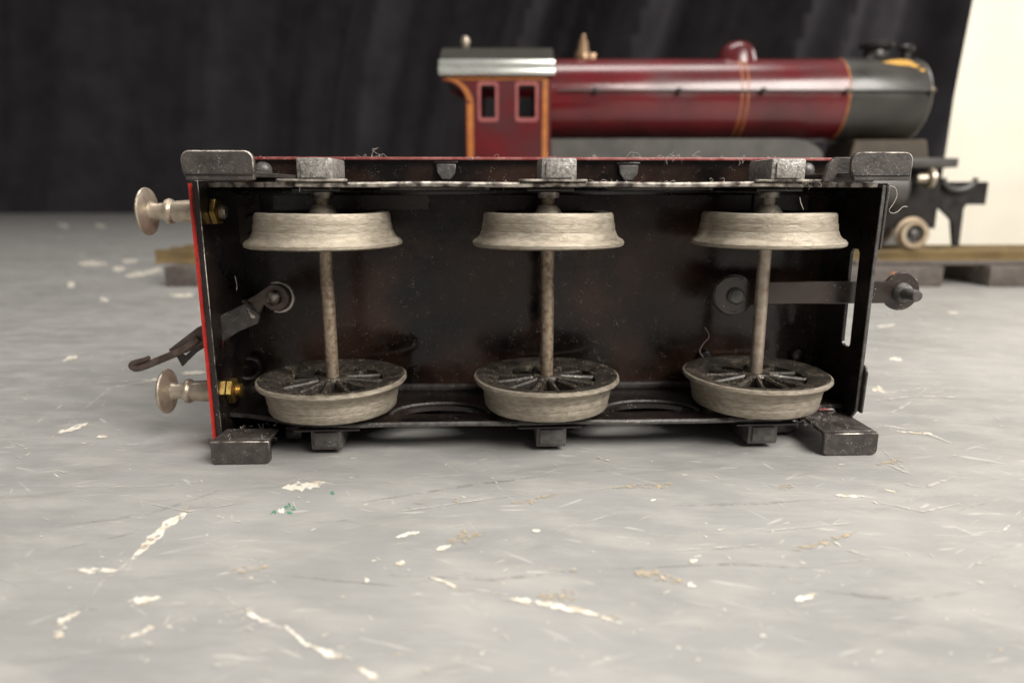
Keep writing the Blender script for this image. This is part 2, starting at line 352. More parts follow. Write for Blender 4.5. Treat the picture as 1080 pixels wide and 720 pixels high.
for k in range(380):
    u, v = random.uniform(-40, 1120), 232+480*random.random()**.8
    if 215 < u < 915 and v < 475: continue
    q = (v/480)**.5; s = random.uniform(.25, .7)*q; e = random.uniform(.6, 4)*q; tl = random.gauss(0, .5)
    if random.random() < .06: s *= 2
    blob(bm, [(u-e, v-e*tl, s*.3), (u, v+random.uniform(-.4, .4), s*.8), (u+e, v+e*tl*.8, s*.3)], .7, 3)
stuff(finish('paint_flecks', bm, 'chip', table))

# ---------------------------------------------------------------- the tender lying on its side
ZC = 28.5
T = empty('toy_tender', (7, 134, 0), R(2.2), 'black toy tender lying on its side, showing six cast wheels and two buffers', 'toy tender')
def part(name, bm, mats, parent=T, smooth=True, up=True):
    if up: bmesh.ops.translate(bm, verts=bm.verts, vec=(0, 0, ZC))
    return finish(name, bm, mats, parent, smooth=smooth)
SPEC_Y = 16
# floor (underside plate)
part('floor_plate', box(-65.0, 67.6, SPEC_Y, SPEC_Y+.8, -28.0, 28.0), 'floor')
for s in (1, -1):
    part('edge_lip', box(-64.9, 67.5, SPEC_Y-1.2, SPEC_Y+1.3, 27.9*s if s > 0 else -28.5, 28.5 if s > 0 else -27.9, .15), 'lip')
# tank body behind the floor
body = plate([(16.85, -26.5), (44, -26.5), (46, -27.5), (48.5, -28.4), (48.5, 28.4), (46, 27.5), (44, 26.5), (16.85, 26.5)], -60, 60, 'x', bev=.3)
part('tank_body', body, 'maroon')
part('coal_plate', plate(rrect(-52, 56, -24, 24, 3), 48.55, 49.4, 'y'), 'locoblack')
# side frames
def frame(s):
    front = [(-64.2, .6), (-60, -.4), (-54, -3.2), (-49, -5.9), (-46, -6.8), (46, -6.8), (49.5, -5.6), (53, -1.0), (56, 1.1), (62.6, 1.4)]
    if s > 0: front = front[:6]+[(50, -6.2), (55, -4.8), (60, -3.4), (62.6, -2.9)]
    out = front+[(62.6, SPEC_Y-.02), (-64.2, SPEC_Y-.02)]
    holes = []
    for cx in (-21.5, 21.0):
        holes.append([(cx-8.3, -1.9), (cx+8.3, -1.9)]+[(cx+8.3*math.cos(R(a)), -1.9+4.9*math.sin(R(a))) for a in range(15, 180, 15)])
    z0, z1 = (22.2, 23.1) if s > 0 else (-23.1, -22.2)
    bm = plate(out, z0, z1, 'z', holes)
    o = part('side_frame', bm, ['enamel', 'worn'])
    paint(o, lambda c, n: abs(n.z) < .3 and n.y < -.3 and c.y < 3.5 and not (abs(c.x) < 31 and c.y > -5), 1)
    if s < 0: o.data.materials[1] = M['greyblack']
    # pressed oval rims around the cut-outs and the bead along the edge
    for cx in (-21.5, 21.0):
        zz = (z0-.15 if s > 0 else z1+.15)
        pts = [(cx+9.8*math.cos(R(a)), -2.2+6.6*math.sin(R(a)), zz) for a in range(0, 181, 12)]
        part('pressed_rim', tube(pts, .42, 6), 'greyblack', o)
    zz = (z0+.45)
    part('edge_bead', tube([(x, -6.9+(.25 if abs(x) > 40 else 0)+.12*math.sin(x*.35), zz+.08*math.sin(x*.21)) for x in range(-46, 47, 2)], [.5]*47, 6), 'worn' if s > 0 else 'axlebox_dark', o)
    return o
frame(1); frame(-1)
# corner joint between frame and floor
for s in (1, -1):
    part('corner_fillet', box(-64.5, 61.8, SPEC_Y-1.5, SPEC_Y-.1, min(s*20.7, s*22.3), max(s*20.7, s*22.3), .5), 'enamel' if s > 0 else 'greyblack')
# overlay plates soldered on the floor
part('floor_bracket', plate(rrect(-64.9, -59.6, 10.5, 21.8, .8), SPEC_Y-.9, SPEC_Y-.02, 'y', bev=.12), 'brown')
part('floor_bracket', plate(rrect(46, 58, 12.8, 21.8, .8), SPEC_Y-.9, SPEC_Y-.02, 'y', bev=.12), 'brown')
part('floor_strip', plate(rrect(-57, -24, 17.6, 21.6, .6), SPEC_Y-.55, SPEC_Y-.02, 'y', bev=.12), 'brown')
# red buffer beam
def ring_hole(cy, cz, r, n=16): return circ(cy, cz, r, n)
beam = plate([(-4.6, -28.2), (SPEC_Y+1.6, -28.2), (SPEC_Y+1.6, 22.9), (-4.6, 22.9)], -65.88, -65.5, 'x', [[(.9, -8.8), (4.4, -8.8), (4.4, -3.2), (.9, -3.2)]])
part('buffer_beam', beam, 'red')
ep = plate([(-4.0, -27.2), (SPEC_Y-.05, -27.2), (SPEC_Y-.05, 23.4), (-4.0, 23.4)], -65.48, -64.3, 'x', [[(.7, -8.9), (4.6, -8.9), (4.6, -3.0), (.7, -3.0)]], bev=.12)
o = part('end_plate', ep, ['enamel', 'worn']); paint(o, lambda c, n: n.y < -.2 and abs(n.x) > .2 and c.y < -3, 1)
# drag plate with its slot at the other end
dp = plate([(-3.6, -22.0), (-3.9, -10), (-4.1, 6), (-4.6, 22.6), (SPEC_Y-.05, 22.6), (SPEC_Y-.05, -24.5), (-1.5, -24.5)], 62.65, 63.4, 'x', [rrect(1.1, 4.4, -10.0, 10.1, 1.1)], bev=.12)
o = part('drag_plate', dp, ['enamel', 'axlebox_dark']); paint(o, lambda c, n: n.y < -.2 and c.y < -1.2, 1)
part('corner_angle', plate([(-4.4, -22.4), (-4.8, -14), (-3.9, -12.6), (8, -12.6), (8, -22.4)], 63.42, 63.95, 'x', bev=.15), 'greyblack')
part('corner_angle', plate([(-4.4, 10.5), (-4.9, 23), (8, 23), (8, 10.5)], 63.42, 63.95, 'x', bev=.15), 'greyblack')
# solder spots, bolts, loops on the floor
for x, z, r in ((58.8, -15, 1.9), (37.4, -15.2, 1.8)):
    part('floor_rivet', lathe([(r, SPEC_Y), (r, SPEC_Y-.7), (r*.8, SPEC_Y-1.3), (r*.35, SPEC_Y-1.6)], 'y', (x, 0, z), 20), 'enamel')
bm = tube([(-64.2+2.1*math.cos(a), SPEC_Y-2.5+.6*math.cos(a), -16.4+2.3*math.sin(a)) for a in [k*math.pi/8 for k in range(-5, 9)]], .55, 8)
part('lifting_loop', bm, 'enamel')
part('lifting_loop', tube([(-61+1.9*math.cos(a), SPEC_Y-1.2, 14.5+2.2*math.sin(a)) for a in [k*math.pi/8 for k in range(-6, 7)]], .4, 8), 'enamel')
for (x, z) in ((-20.3, 25.6), (18.3, 25.4), (-20.3, -25.6), (18.3, -25.4)):
    s = 1 if z > 0 else -1
    o = part('fixing_tab', plate([(x-2.1, z+1.5*s), (x+2.1, z+1.5*s), (x+1.9, z-.3*s), (x+.9, z-1.7*s), (x-.9, z-1.7*s), (x-1.9, z-.3*s)], SPEC_Y-1.5, SPEC_Y-.02, 'y', bev=.2), 'axlebox_dark')
    part('tab_slot', box(x-2.5, x+2.5, SPEC_Y-1.1, SPEC_Y-.03, z+1.6 if s > 0 else z-2.1, z+2.1 if s > 0 else z-1.6, .1), 'enamel', o)
for (x, z) in ((-58.6, 25.8), (-58.6, -25.8), (57, 25.8)):
    part('dome_rivet', lathe([(1.9, SPEC_Y), (1.85, SPEC_Y-.6), (1.4, SPEC_Y-1.4), (.6, SPEC_Y-1.8)], 'y', (x, 0, z), 24), 'axlebox_dark')

# corner steps: a hanger plate bent outwards into a tread that faces the viewer
def step(x0, x1, s, dark=None, ty=-12.2):
    z_in, z_out = 23.3*s, (28.2 if s > 0 else 28.4)*s
    if s > 0:
        o = part('step', plate([(x0+.6, ty+1.2), (x1-.6, ty+1.2), (x1-.2, SPEC_Y-1.4), (x0+.2, SPEC_Y-1.4)], z_in+.6, z_in+1.5, 'z', bev=.15), 'greyblack')
    else:                       # hanger split: grey ledge, then a dropped black plate painting in the frame's shade
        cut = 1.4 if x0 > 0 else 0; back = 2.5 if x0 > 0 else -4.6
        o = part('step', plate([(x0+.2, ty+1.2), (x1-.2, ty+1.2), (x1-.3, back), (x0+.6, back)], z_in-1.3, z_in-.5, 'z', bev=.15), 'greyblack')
        part('hanger_shade', plate([(x0+.6, back-.8), (x1-.5-cut, back-.8), (x1-.5-cut, SPEC_Y-1.4), (x0+.6, SPEC_Y-1.4)], z_in-3.1, z_in-2.2, 'z', bev=.15), 'enamel', o)
    # tread with rounded outer corners, thick folded sheet
    a = 1.5; r = 1.5
    if s > 0:
        pts = [(x0+.7, z_in), (x1-.1, z_in)]+[(x1+.0, z_in+1.2)]+[(x1-r+r*math.cos(R(t)), z_out-r+r*math.sin(R(t))) for t in range(0, 91, 15)]+[(x0+r+r*math.cos(R(t)), z_out-r+r*math.sin(R(t))) for t in range(90, 181, 15)]+[(x0+.05, z_in+1.4)]
    else:
        r = 1.0
        pts = [(x0, z_in-.6), (x1, z_in-.6)]+[(x1-r+r*math.cos(R(t)), z_out+r+r*math.sin(R(t))) for t in range(0, -91, -15)]+[(x0+r+r*math.cos(R(t)), z_out+r+r*math.sin(R(t))) for t in range(270, 179, -15)]
    t = part('step_tread', plate(pts, ty, ty+1.2, 'y', bev=.18), ['greyblack', 'worn'], o)
    paint(t, lambda c, n: n.y < -.2 and n.y > -.9 and (c.z-ZC)*s > 23.6 if s > 0 else (n.z > .3 and n.y < -.2), 1)
    f = part('fold_line', box(x0+.6, x1-.4, ty-.12, ty+.3, min(z_in+.75*s, z_in+1.05*s), max(z_in+.75*s, z_in+1.05*s), .05), 'enamel', t) if s > 0 else None
    return o
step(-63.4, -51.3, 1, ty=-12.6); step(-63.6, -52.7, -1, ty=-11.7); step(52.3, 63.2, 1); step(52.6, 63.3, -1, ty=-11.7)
# second bracket seen beside the far upper step
part('step_bracket', plate([(50.2, 23.15), (51, 26.4), (52.2, 27.6), (60, 27.6), (60, 23.15)], -6.2, -5.2, 'y', bev=.2), 'greyblack')
part('step_bracket', box(-52.8, -49.2, -2, 6, -27.4, -24.4, .8), 'enamel')
part('step_bracket', box(47.0, 52.4, -2, 6, -27.4, -24.2, 1.2, 3), 'enamel')

# axle boxes and keepers
for x in (-43, 0, 43):
    for s in (1, -1):
        sk = {-43: -.6, 0: 0, 43: -1.0}[x]
        z0, z1 = (23.12, 27.3) if s > 0 else (-27.5, -23.12)
        dx = 2.9 if s > 0 else 2.7
        cx = x+1.2+sk if s > 0 else x+.4+sk
        bm = box(cx-dx-.3, cx+dx+.3, -7.3, 3.8, z0, z1, .35)
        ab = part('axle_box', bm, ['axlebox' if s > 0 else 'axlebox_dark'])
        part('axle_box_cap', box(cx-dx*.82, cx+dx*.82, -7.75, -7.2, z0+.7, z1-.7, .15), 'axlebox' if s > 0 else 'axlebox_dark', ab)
        kz = 22.9*s
        k = part('keeper_plate', plate([(x-6.2, -7.9), (x+6.4, -7.6), (x+5.6, -5.4), (x-5.4, -5.4)], min(23.15*s, 23.6*s), max(23.15*s, 23.6*s), 'z', bev=.1), 'worn' if s > 0 else 'enamel')
        # horn guide behind
        part('horn_guide', box(x-4.4, x+4.4, -4.6, 12, min(21.4*s, 22.15*s), max(21.4*s, 22.15*s), .2), 'enamel')

# wheelsets
SH = -1.6
def wheel_profile():            # z measured from the inner (flange) face outwards
    return [(9.9, .95), (11.6, .35), (13.3, .02), (14.2, 0.0), (14.62, .25), (14.68, .75), (14.35, 1.2), (13.7, 1.55), (13.25, 2.1), (12.98, 2.9), (12.84, 2.96), (12.86, 3.25), (12.74, 4.3), (12.6, 4.36), (12.63, 4.6), (12.5, 5.9), (12.2, 6.3), (10.3, 6.3), (9.9, 5.9)]
def wheel(cx, s, mi, proto=None):
    base = 12.9*s+SH; prof = [(r, base+h*s) for r, h in wheel_profile()]
    if proto: pass
    rim = lathe(prof, 'z', (cx, 0, 0), 72, True)
    r = random.Random(cx*3+s)
    for v in rim.verts:          # hand-cast, slightly uneven
        d = Vector((v.co.x-cx, v.co.y)); a = math.atan2(d.y, d.x); k = 1+.004*math.sin(a*2+cx)+.0025*math.sin(a*7+s)+r.uniform(-.0012, .0012)
        v.co.x = cx+d.x*k; v.co.y = d.y*k; v.co.z += .05*math.sin(a*3+cx)
    o = part('wheel', rim, [mi, 'wheelblack'])
    paint(o, lambda c, n: (Vector((c.x-cx, c.y)).length < 14.0 and (c.z-ZC-base)*s < 1.1) or (Vector((c.x-cx, c.y)).length < 10.2), 1)
    part('hub', lathe([(1.2, base+.15*s), (2.6, base+.15*s), (3.1, base+.7*s), (3.1, base+5.6*s), (2.4, base+6.6*s), (1.9, base+7.6*s), (1.2, base+7.6*s)], 'z', (cx, 0, 0), 32), 'castdark' if s > 0 else 'wheelblack', o)
    return o, base
spoke_me = None
for i, cx in enumerate((-43.0, 0.0, 43.0)):
    ax = part('axle', lathe([(1.3, -23.6), (1.3, 23.6)], 'z', (cx, 0, 0), 24), 'axle' if i < 2 else 'axlelight')
    part('axle_collar', lathe([(1.35, 20.2), (2.05, 20.25), (2.05, 21.3), (1.35, 21.4)], 'z', (cx, 0, 0), 24), 'worn', ax)
    part('axle_collar', lathe([(1.32, 21.7), (1.6, 21.8), (1.6, 22.1), (1.32, 22.15)], 'z', (cx, 0, 0), 24), 'axle', ax)
    for s in (1, -1):
        wo, base = wheel(cx, s, 'cast' if s > 0 else 'castdark')
        n = 12
        for k in range(n):
            if spoke_me is None:
                bm = bmesh.new()
                vs = []
                for (xx, hw, zt) in ((2.6, .55, .35), (6.5, .48, .75), (10.3, .62, 1.0)):
                    vs.append([bm.verts.new(p) for p in ((xx, -hw, zt+.35), (xx, -hw*.45, zt), (xx, hw*.45, zt), (xx, hw, zt+.35), (xx, hw*.8, 4.2), (xx, -hw*.8, 4.2))])
                for A, B in zip(vs, vs[1:]):
                    for q in range(6): bm.faces.new((A[q], A[(q+1) % 6], B[(q+1) % 6], B[q]))
                bm.faces.new(vs[0]); bm.faces.new(vs[-1])
                so = finish('spoke', bm, 'wheelblack', wo); spoke_me = so.data
            else: so = finish('spoke', None, None, wo, me=spoke_me)
            so.location = (cx*U, 0, (ZC+base)*U)
            so.rotation_euler = (0 if s > 0 else math.pi, 0, 2*math.pi*(k+.3*i)/n)

# buffers with brass nuts
for zc in (17.7, -18.0):
    y = 2.0
    b = part('buffer', lathe([(1.3, -65.4), (2.35, -66.05), (2.35, -67.2), (2.25, -67.3), (2.0, -71.6), (2.35, -72.0), (2.5, -72.4), (2.35, -72.9), (1.75, -73.1), (1.55, -74.6), (1.75, -75.6), (2.3, -76.0)], 'x', (0, y, zc), 40), 'nickel')
    part('buffer_head', lathe([(1.2, -75.7), (3.6, -76.1), (4.45, -76.45), (4.55, -76.75), (4.3, -77.1), (2.8, -77.6), (1.0, -77.8)], 'x', (0, y, zc), 48), 'nickel', b)
    part('nut', lathe([(2.2, -64.3), (2.65, -64.15), (2.65, -63.2), (2.2, -63.0)], 'x', (0, y, zc), 6), 'brass', b, smooth=False)
    th = [(1.45 if k % 2 else 1.2, -63.0+k*.22) for k in range(5 if zc > 0 else 6)]
    part('threaded_stud', lathe([(1.3, -64)]+th+[(1.0, th[-1][1]+.3)], 'x', (0, y, zc), 20), 'brass' if zc < 0 else 'nickel', b)

# coupling hook and links at the beam end
lk = part('coupling_link', plate(circ(-53.9, .9, 2.7, 14, -150, 110)+[(-57.6, 1.6), (-60.3, .1), (-60.4, -1.0), (-59.2, -1.3), (-58.6, -2.4), (-57.4, -2.9)], 2.2, 3.1, 'y', bev=.18), 'hook')
part('pivot_bolt', lathe([(1.6, 2.2), (1.5, 1.4), (1.1, .9), (.4, .7)], 'y', (-54.0, 0, .9), 20), 'worn', lk)
part('pivot_washer', tube([(-53.5+2.9*math.cos(R(a)), 3.3, .9+2.9*math.sin(R(a))) for a in range(-110, 120, 15)], .4, 6), 'worn', lk)
cl = bmesh.new()
add(cl, plate([(-65.6, -2.9), (-59.5, .0), (-56.9, -2.6), (-57.4, -4.1), (-61.2, -5.7), (-65.1, -8.2), (-66.8, -8.2), (-66.8, -3.5)], 1.2, 2.1, 'y', bev=.15))
o = part('coupling_plate', cl, ['greyblack'])
part('fold', tube([(-60.2, 2.3, .3), (-59.0, 1.9, -.6), (-58.9, 1.6, -1.8), (-58.4, 1.7, -2.7), (-57.2, 1.9, -2.9)], [.5, .7, .55, .8, .4], 8), 'worn', o)
hk = part('coupling_hook', plate([(-66.6, -3.5), (-66.6, -8.0), (-69.6, -8.8), (-72.0, -10.0), (-74.8, -10.2), (-75.4, -9.3), (-69.4, -4.9)], 1.4, 2.3, 'y', bev=.15), 'hook')
part('hook_tip', tube(smooth_path([(-69.2, 1.3, -7.0), (-72.1, 1.2, -9.1), (-75, 1.2, -10.4), (-78.2, 1.2, -11.7), (-80.8, 1.2, -12.7), (-82.2, 1.2, -12.9), (-82.7, 1.1, -12.3), (-81.8, 1.0, -11.7), (-80.2, .9, -11.2), (-79.0, .9, -10.7)], 4), [.75]*20+[.75-.35*(k/17) for k in range(17)], 12), 'hook', hk)
part('hook_prong', plate([(-68.6, -8.3), (-69.6, -8.2), (-72.9, -10.9), (-73.6, -10.6), (-74.5, -11.0), (-73.6, -13.1), (-72.7, -12.2), (-70.5, -10.2), (-68.6, -9.1)], 2.6, 3.6, 'y', bev=.12), 'enamel', hk)

# drawbar through the slot at the other end
z = 1.2
pts = circ(38.2, z-.3, 4.3, 20, 30, 330)+[(43.5, z-2.3), (69.6, z-2.2)]+circ(73.0, z+.2, 3.9, 24, -145, 145)+[(69.6, z+2.3), (43.5, z+2.4)]
db = part('drawbar', plate(pts, 2.4, 3.2, 'y', bev=.15), 'brown')
part('pivot_ring', tube([(38.0+3.7*math.cos(R(a)), 2.3, z-.3+3.7*math.sin(R(a))) for a in range(60, 300, 12)], .3, 6), 'greyblack', db)
part('pivot_bolt', lathe([(1.7, 2.5), (1.7, 1.7), (1.3, 1.3), (.5, 1.2)], 'y', (38.6, 0, z-.5), 20), 'axlebox_dark', db)
part('drawbar_pin', lathe([(2.1, 2.45), (1.9, 1.6), (1.25, 1.0), (1.2, -2.4), (1.0, -2.8), (.5, -2.9)], 'y', (73.2, 0, z), 24), 'axlebox_dark', db)

# lint and hairs
bm = bmesh.new(); rr = random.Random(3)
def hair(p, L_, r=.03, drift=(0, 0, 1)):
    pts = [Vector(p)]; d = Vector(drift)+Vector((rr.uniform(-.8, .8), rr.uniform(-.3, .3), rr.uniform(-.3, .5)))
    n = 9
    for k in range(n):
        d = (d.normalized()+Vector((rr.uniform(-.9, .9), rr.uniform(-.4, .4), rr.uniform(-1.0, .55)))).normalized()
        pts.append(pts[-1]+d*L_/n)
    pts = smooth_path(pts, 3); add(bm, tube(pts, [r*(1-.5*k/len(pts)) for k in range(len(pts))], 4))
for x, n, L_ in ((-37, 4, 3), (-33, 3, 4), (-60, 2, 2), (2, 3, 3), (20, 5, 4.5), (26, 7, 4.5), (31, 4, 4), (40, 4, 3), (43, 4, 3), (10, 2, 4), (-12, 2, 2.5), (50, 2, 3)):
    for k in range(n): hair((x+rr.uniform(-2, 2), SPEC_Y-1+rr.uniform(-1, 1), ZC+28.5), L_*rr.uniform(.25, 1.0))
for k in range(46):
    x = rr.choice((-44, -40, -36, -6, 2, 10, 12, 14, 22, 30, 44, 47, 50))+rr.uniform(-3, 3)
    hair((x, -6.8, ZC+23.1), rr.uniform(.6, 2.2), .03, (rr.uniform(-1, 1), -.2, .4))
for k in range(130):
    x = rr.uniform(51.5, 60); hair((x, rr.uniform(-9, 5), ZC-22.3 if rr.random() < .4 else ZC-23.8), rr.uniform(.5, 1.5), .025, (rr.uniform(-1, 1), rr.uniform(-1, 1), .3))
for k in range(50):
    x = rr.uniform(-62, -54); hair((x, rr.uniform(-11, -2), ZC-23.8), rr.uniform(.4, 1.2), .025, (rr.uniform(-1, 1), rr.uniform(-1, 1), .2))
def curl(pts, r=.045): add(bm, tube(smooth_path(pts, 4), r, 5))
curl([(63.8, -4, ZC+22.5), (65.3, -4, ZC+22.2), (65.9, -4, ZC+20.8), (65.4, -4, ZC+19.2), (64.7, -4, ZC+18), (65.4, -4, ZC+17.4), (66.4, -4, ZC+17.7), (67.3, -4, ZC+18.6), (68.2, -4, ZC+18.6)])
curl([(-60.8, 1, ZC+2.5), (-60.7, .9, ZC+4), (-60.9, .9, ZC+5.4)])
curl([(45.8, -9, ZC+18.2), (45.2, -9, ZC+19.4), (44.9, -9, ZC+20.4)])
curl([(36.5, 14, ZC-8), (37.5, 13.6, ZC-10), (36.2, 13.6, ZC-11.8), (35.4, 13, ZC-13.4), (36.3, 12.8, ZC-15), (35.2, 12.6, ZC-16.8), (35.9, 12.5, ZC-18.2), (35.3, 12, ZC-20)], .07)
o = finish('dust_lint', bm, 'lint', T); stuff(o)

# ---------------------------------------------------------------- toy locomotive on its track behind
LO = empty('toy_locomotive', (95, 400, 0), 0, 'maroon and black toy steam locomotive with orange lining standing on the track behind', 'toy locomotive')
def lp(name, bm, mats, parent=LO, smooth=True):
    bmesh.ops.translate(bm, verts=bm.verts, vec=(-95, -400, 0)); return finish(name, bm, mats, parent, smooth=smooth)
AX = (400, 99.4); RB = 21.6
boiler = lp('boiler', lathe([(RB, 20.3), (RB, 178)], 'x', (0, *AX), 72), 'maroon')
sb = lp('smokebox', lathe([(RB+.1, 178.02), (RB+.3, 180), (RB+.3, 219), (RB-.4, 221), (RB-2.5, 222.6), (4, 223.4)], 'x', (0, *AX), 72), 'locoblack')
lp('smokebox_door', lathe([(15, 223.0), (14.5, 224.6), (9, 226), (1, 226.6)], 'x', (0, *AX), 40), 'locoblack', sb)
for x in (121.0, 124.2, 177.6):
    lp('boiler_band', lathe([(RB+.05, x-.4), (RB+.3, x-.32), (RB+.3, x+.32), (RB+.05, x+.4)], 'x', (0, *AX), 72), 'orange', boiler)
lp('dome', lathe([(11.4, 117.5), (10.4, 121), (9.4, 125), (7.8, 127.6), (5, 129.6), (1, 130.4)], 'z', (123.5, 400, 0), 40), 'maroon')
lp('safety_valve', lathe([(4.6, 121), (4.4, 124), (3, 126), (2.6, 130), (1.6, 131.5), (1.1, 133.8)], 'z', (39, 400, 0), 24), 'bronze_valve')
lp('valve_lever', box(41, 46, 399, 401, 119.5, 124.2, .4), 'bronze_valve')
lp('whistle', lathe([(1, 124), (1.4, 126.5), (2.3, 128), (2.6, 130.5), (1.9, 132.4), (.8, 133)], 'z', (-25.5, 400, 0), 20), 'nickel')
ch = lp('chimney', lathe([(8, 120.5), (6.5, 122.6), (6.2, 125), (8.6, 126.4), (9, 128.6), (7.6, 129.6), (5.4, 129.6), (5.4, 126)], 'z', (199.5, 400, 0), 40), 'darkdetail')
lp('filler_knob', lathe([(2.2, 121), (2.2, 124.5), (4.2, 125.4), (4.4, 127), (3, 128.4), (1, 128.6)], 'z', (216, 400, 0), 24), 'darkdetail')
# chipped patch: a thin shell of bare yellow metal on the smokebox
def shell(outline, mat):
    bm = bmesh.new(); c = bm.verts.new((0, 0, 0)); vs = []
    cx = sum(p[0] for p in outline)/len(outline); ca = sum(p[1] for p in outline)/len(outline)
    rr_ = RB+.45
    q = lambda x, a: (x, AX[0]-rr_*math.cos(R(a)), AX[1]+rr_*math.sin(R(a)))
    c.co = Vector(q(cx, ca)); vs = [bm.verts.new(q(*p)) for p in outline]
    for i in range(len(vs)): bm.faces.new((c, vs[i], vs[(i+1) % len(vs)]))
    return lp('bare_patch', bm, mat, sb)
M['yellow'] = pm('bare_yellow_metal', (.75, .42, .08), (.62, .36, .10), 300, .4, .3)
shell([(197, 55), (203, 62), (209, 66), (213, 60), (214, 50), (216, 44), (213, 42), (210, 46), (206, 47), (201, 50)], 'yellow')
shell([(214.5, 38), (217, 40), (218, 36), (216, 34)], 'yellow')
# handrail
hz = AX[1]+2.4
hr = lp('handrail', tube([(24, AX[0]-RB-1.6, hz), (222, AX[0]-RB-1.6, hz)], .45, 8), 'locogrey')
for x in (43.9, 87.4, 131.3, 175.4, 219.5):
    lp('handrail_knob', lathe([(.8, AX[0]-RB+.4), (.8, AX[0]-RB-.8), (1.6, AX[0]-RB-1.4), (1.5, AX[0]-RB-2.6), (.5, AX[0]-RB-3)], 'y', (x, 0, hz), 16), 'bronze' if x > 170 else 'darkdetail', hr)
# cab with two windows
def cabside(y0, y1):
    out = [(-24.2, 34), (20.2, 34), (20.2, 109.5), (-36.5, 109.5), (-36.5, 106)]+[(-36.5+12.3*math.sin(R(a)), 95.5+10.5*math.cos(R(a))) for a in range(8, 91, 12)]
    return plate(out, y0, y1, 'y', [rrect(-16.3, -8.6, 87.6, 104, 1.2), rrect(3.2, 12.2, 87.6, 104, 1.2)])
for y in (374, 424.8):
    cs = lp('cab_side', cabside(y, y+1.2), 'maroon')
    yy = y-.35 if y < 400 else y+1.25
    for x0, x1 in ((-16.3, -8.6), (3.2, 12.2)):
        lp('window_frame', plate(rrect(x0-1.5, x1+1.5, 85.8, 105.6, 1.6), yy, yy+.33, 'y', [rrect(x0, x1, 87.7, 103.9, 1)]), 'frame_pink', cs)
    ln = bmesh.new()
    add(ln, box(-23.4, -20.2, yy, yy+.3, 34, 95)); add(ln, box(15.9, 18.6, yy, yy+.3, 34, 107.6)); add(ln, box(-31, 15.9, yy, yy+.3, 106.4, 108.0))
    add(ln, plate([(-36.5+13.1*math.sin(R(a)), 95.5+11.3*math.cos(R(a))) for a in range(4, 91, 8)]+[(-36.5+16.2*math.sin(R(a)), 95.0+13.2*math.cos(R(a))) for a in range(90, 3, -8)], yy-.06, yy+.24, 'y'))
    lp('lining', ln, 'orange', cs)
lp('cab_front', plate([(375.3, 70), (424.7, 70), (424.7, 110), (375.3, 110)], 18.6, 20, 'x', [circ(385, 100, 4, 14), circ(415, 100, 4, 14)]), 'maroon')
rf = lp('cab_roof', plate([(372.5+55*k/14, 112.5+14*math.sin(math.pi*k/14)) for k in range(15)]+[(427.5-55*k/14, 110.6+14*math.sin(math.pi*(14-k)/14)) for k in range(15)], -37.4, 21.8, 'x'), 'roof')
g = bmesh.new(); add(g, box(-37.8, 22.2, 370.6, 374.2, 108.4, 111.6, .9)); add(g, box(-37.8, 22.2, 370.9, 374.8, 112.4, 116.2, 1.2)); add(g, box(-37.8, 22.2, 371.8, 374, 111.4, 112.6))
lp('roof_gutter', g, 'silver', rf)
# running board, splashers, saddle, frames
lp('splasher', plate([(20.3, 58), (20.3, 77.6), (146, 77.6)]+[(146+20*math.sin(R(a)), 67.6+10*math.cos(R(a))) for a in range(10, 91, 10)]+[(166, 58)], 376.6, 423, 'y', bev=.5), 'locogrey')
lp('running_board', box(-30, 186, 372.5, 427.5, 56, 59, .5), 'locoblack')
lp('front_platform', box(186.2, 238, 376, 424, 62.8, 67.6, .6), 'locogrey')
lp('saddle', plate([(183, 67.6), (226, 67.6), (223.5, 77.6), (185, 77.6)], 383, 417, 'y', bev=.6), 'bronze')
lp('cylinder', lathe([(10, 187), (10.8, 188), (10.8, 212), (10, 213)], 'x', (0, 384.5, 52), 40), 'locogrey')
lp('frame_plate', box(20, 236, 386, 388, 30, 62, .3), 'darkdetail'); lp('frame_plate', box(20, 236, 412, 414, 30, 62, .3), 'darkdetail')
lp('cab_frame', box(-24, 19.9, 380, 382, 30, 56, .3), 'darkdetail')
lp('frame_stay', box(196, 214, 388.1, 411.9, 32, 60, .4), 'locogrey')
bb = lp('buffer_beam', box(231, 264, 392, 428, 43, 55.5, .4), 'darkdetail')
lp('front_buffer', lathe([(2, 217), (2.5, 219), (2.6, 222), (5.4, 223), (5.6, 225), (4, 226)], 'x', (0, 377, 57), 28), 'nickel', bb)
lp('coupling_ring', tube([(246+9*math.cos(R(a)), 386, 58+7*math.sin(R(a))) for a in range(185, 356, 10)], 1.5, 8), 'locogrey', bb)
lp('bogie_frame', plate([(204, 30), (204, 55.4), (264, 55.4), (264, 43), (253.9, 43.6), (252.3, 41), (252.6, 20), (249.2, 20), (246.1, 34.6), (238.3, 41.4), (231.4, 41.4), (228, 36), (216, 30)], 388.4, 391, 'y', bev=.3), 'darkdetail')
M['cast_tan'] = pm('tan_cast_wheel', (.36, .27, .18), (.46, .37, .26), 300, .5, .3)
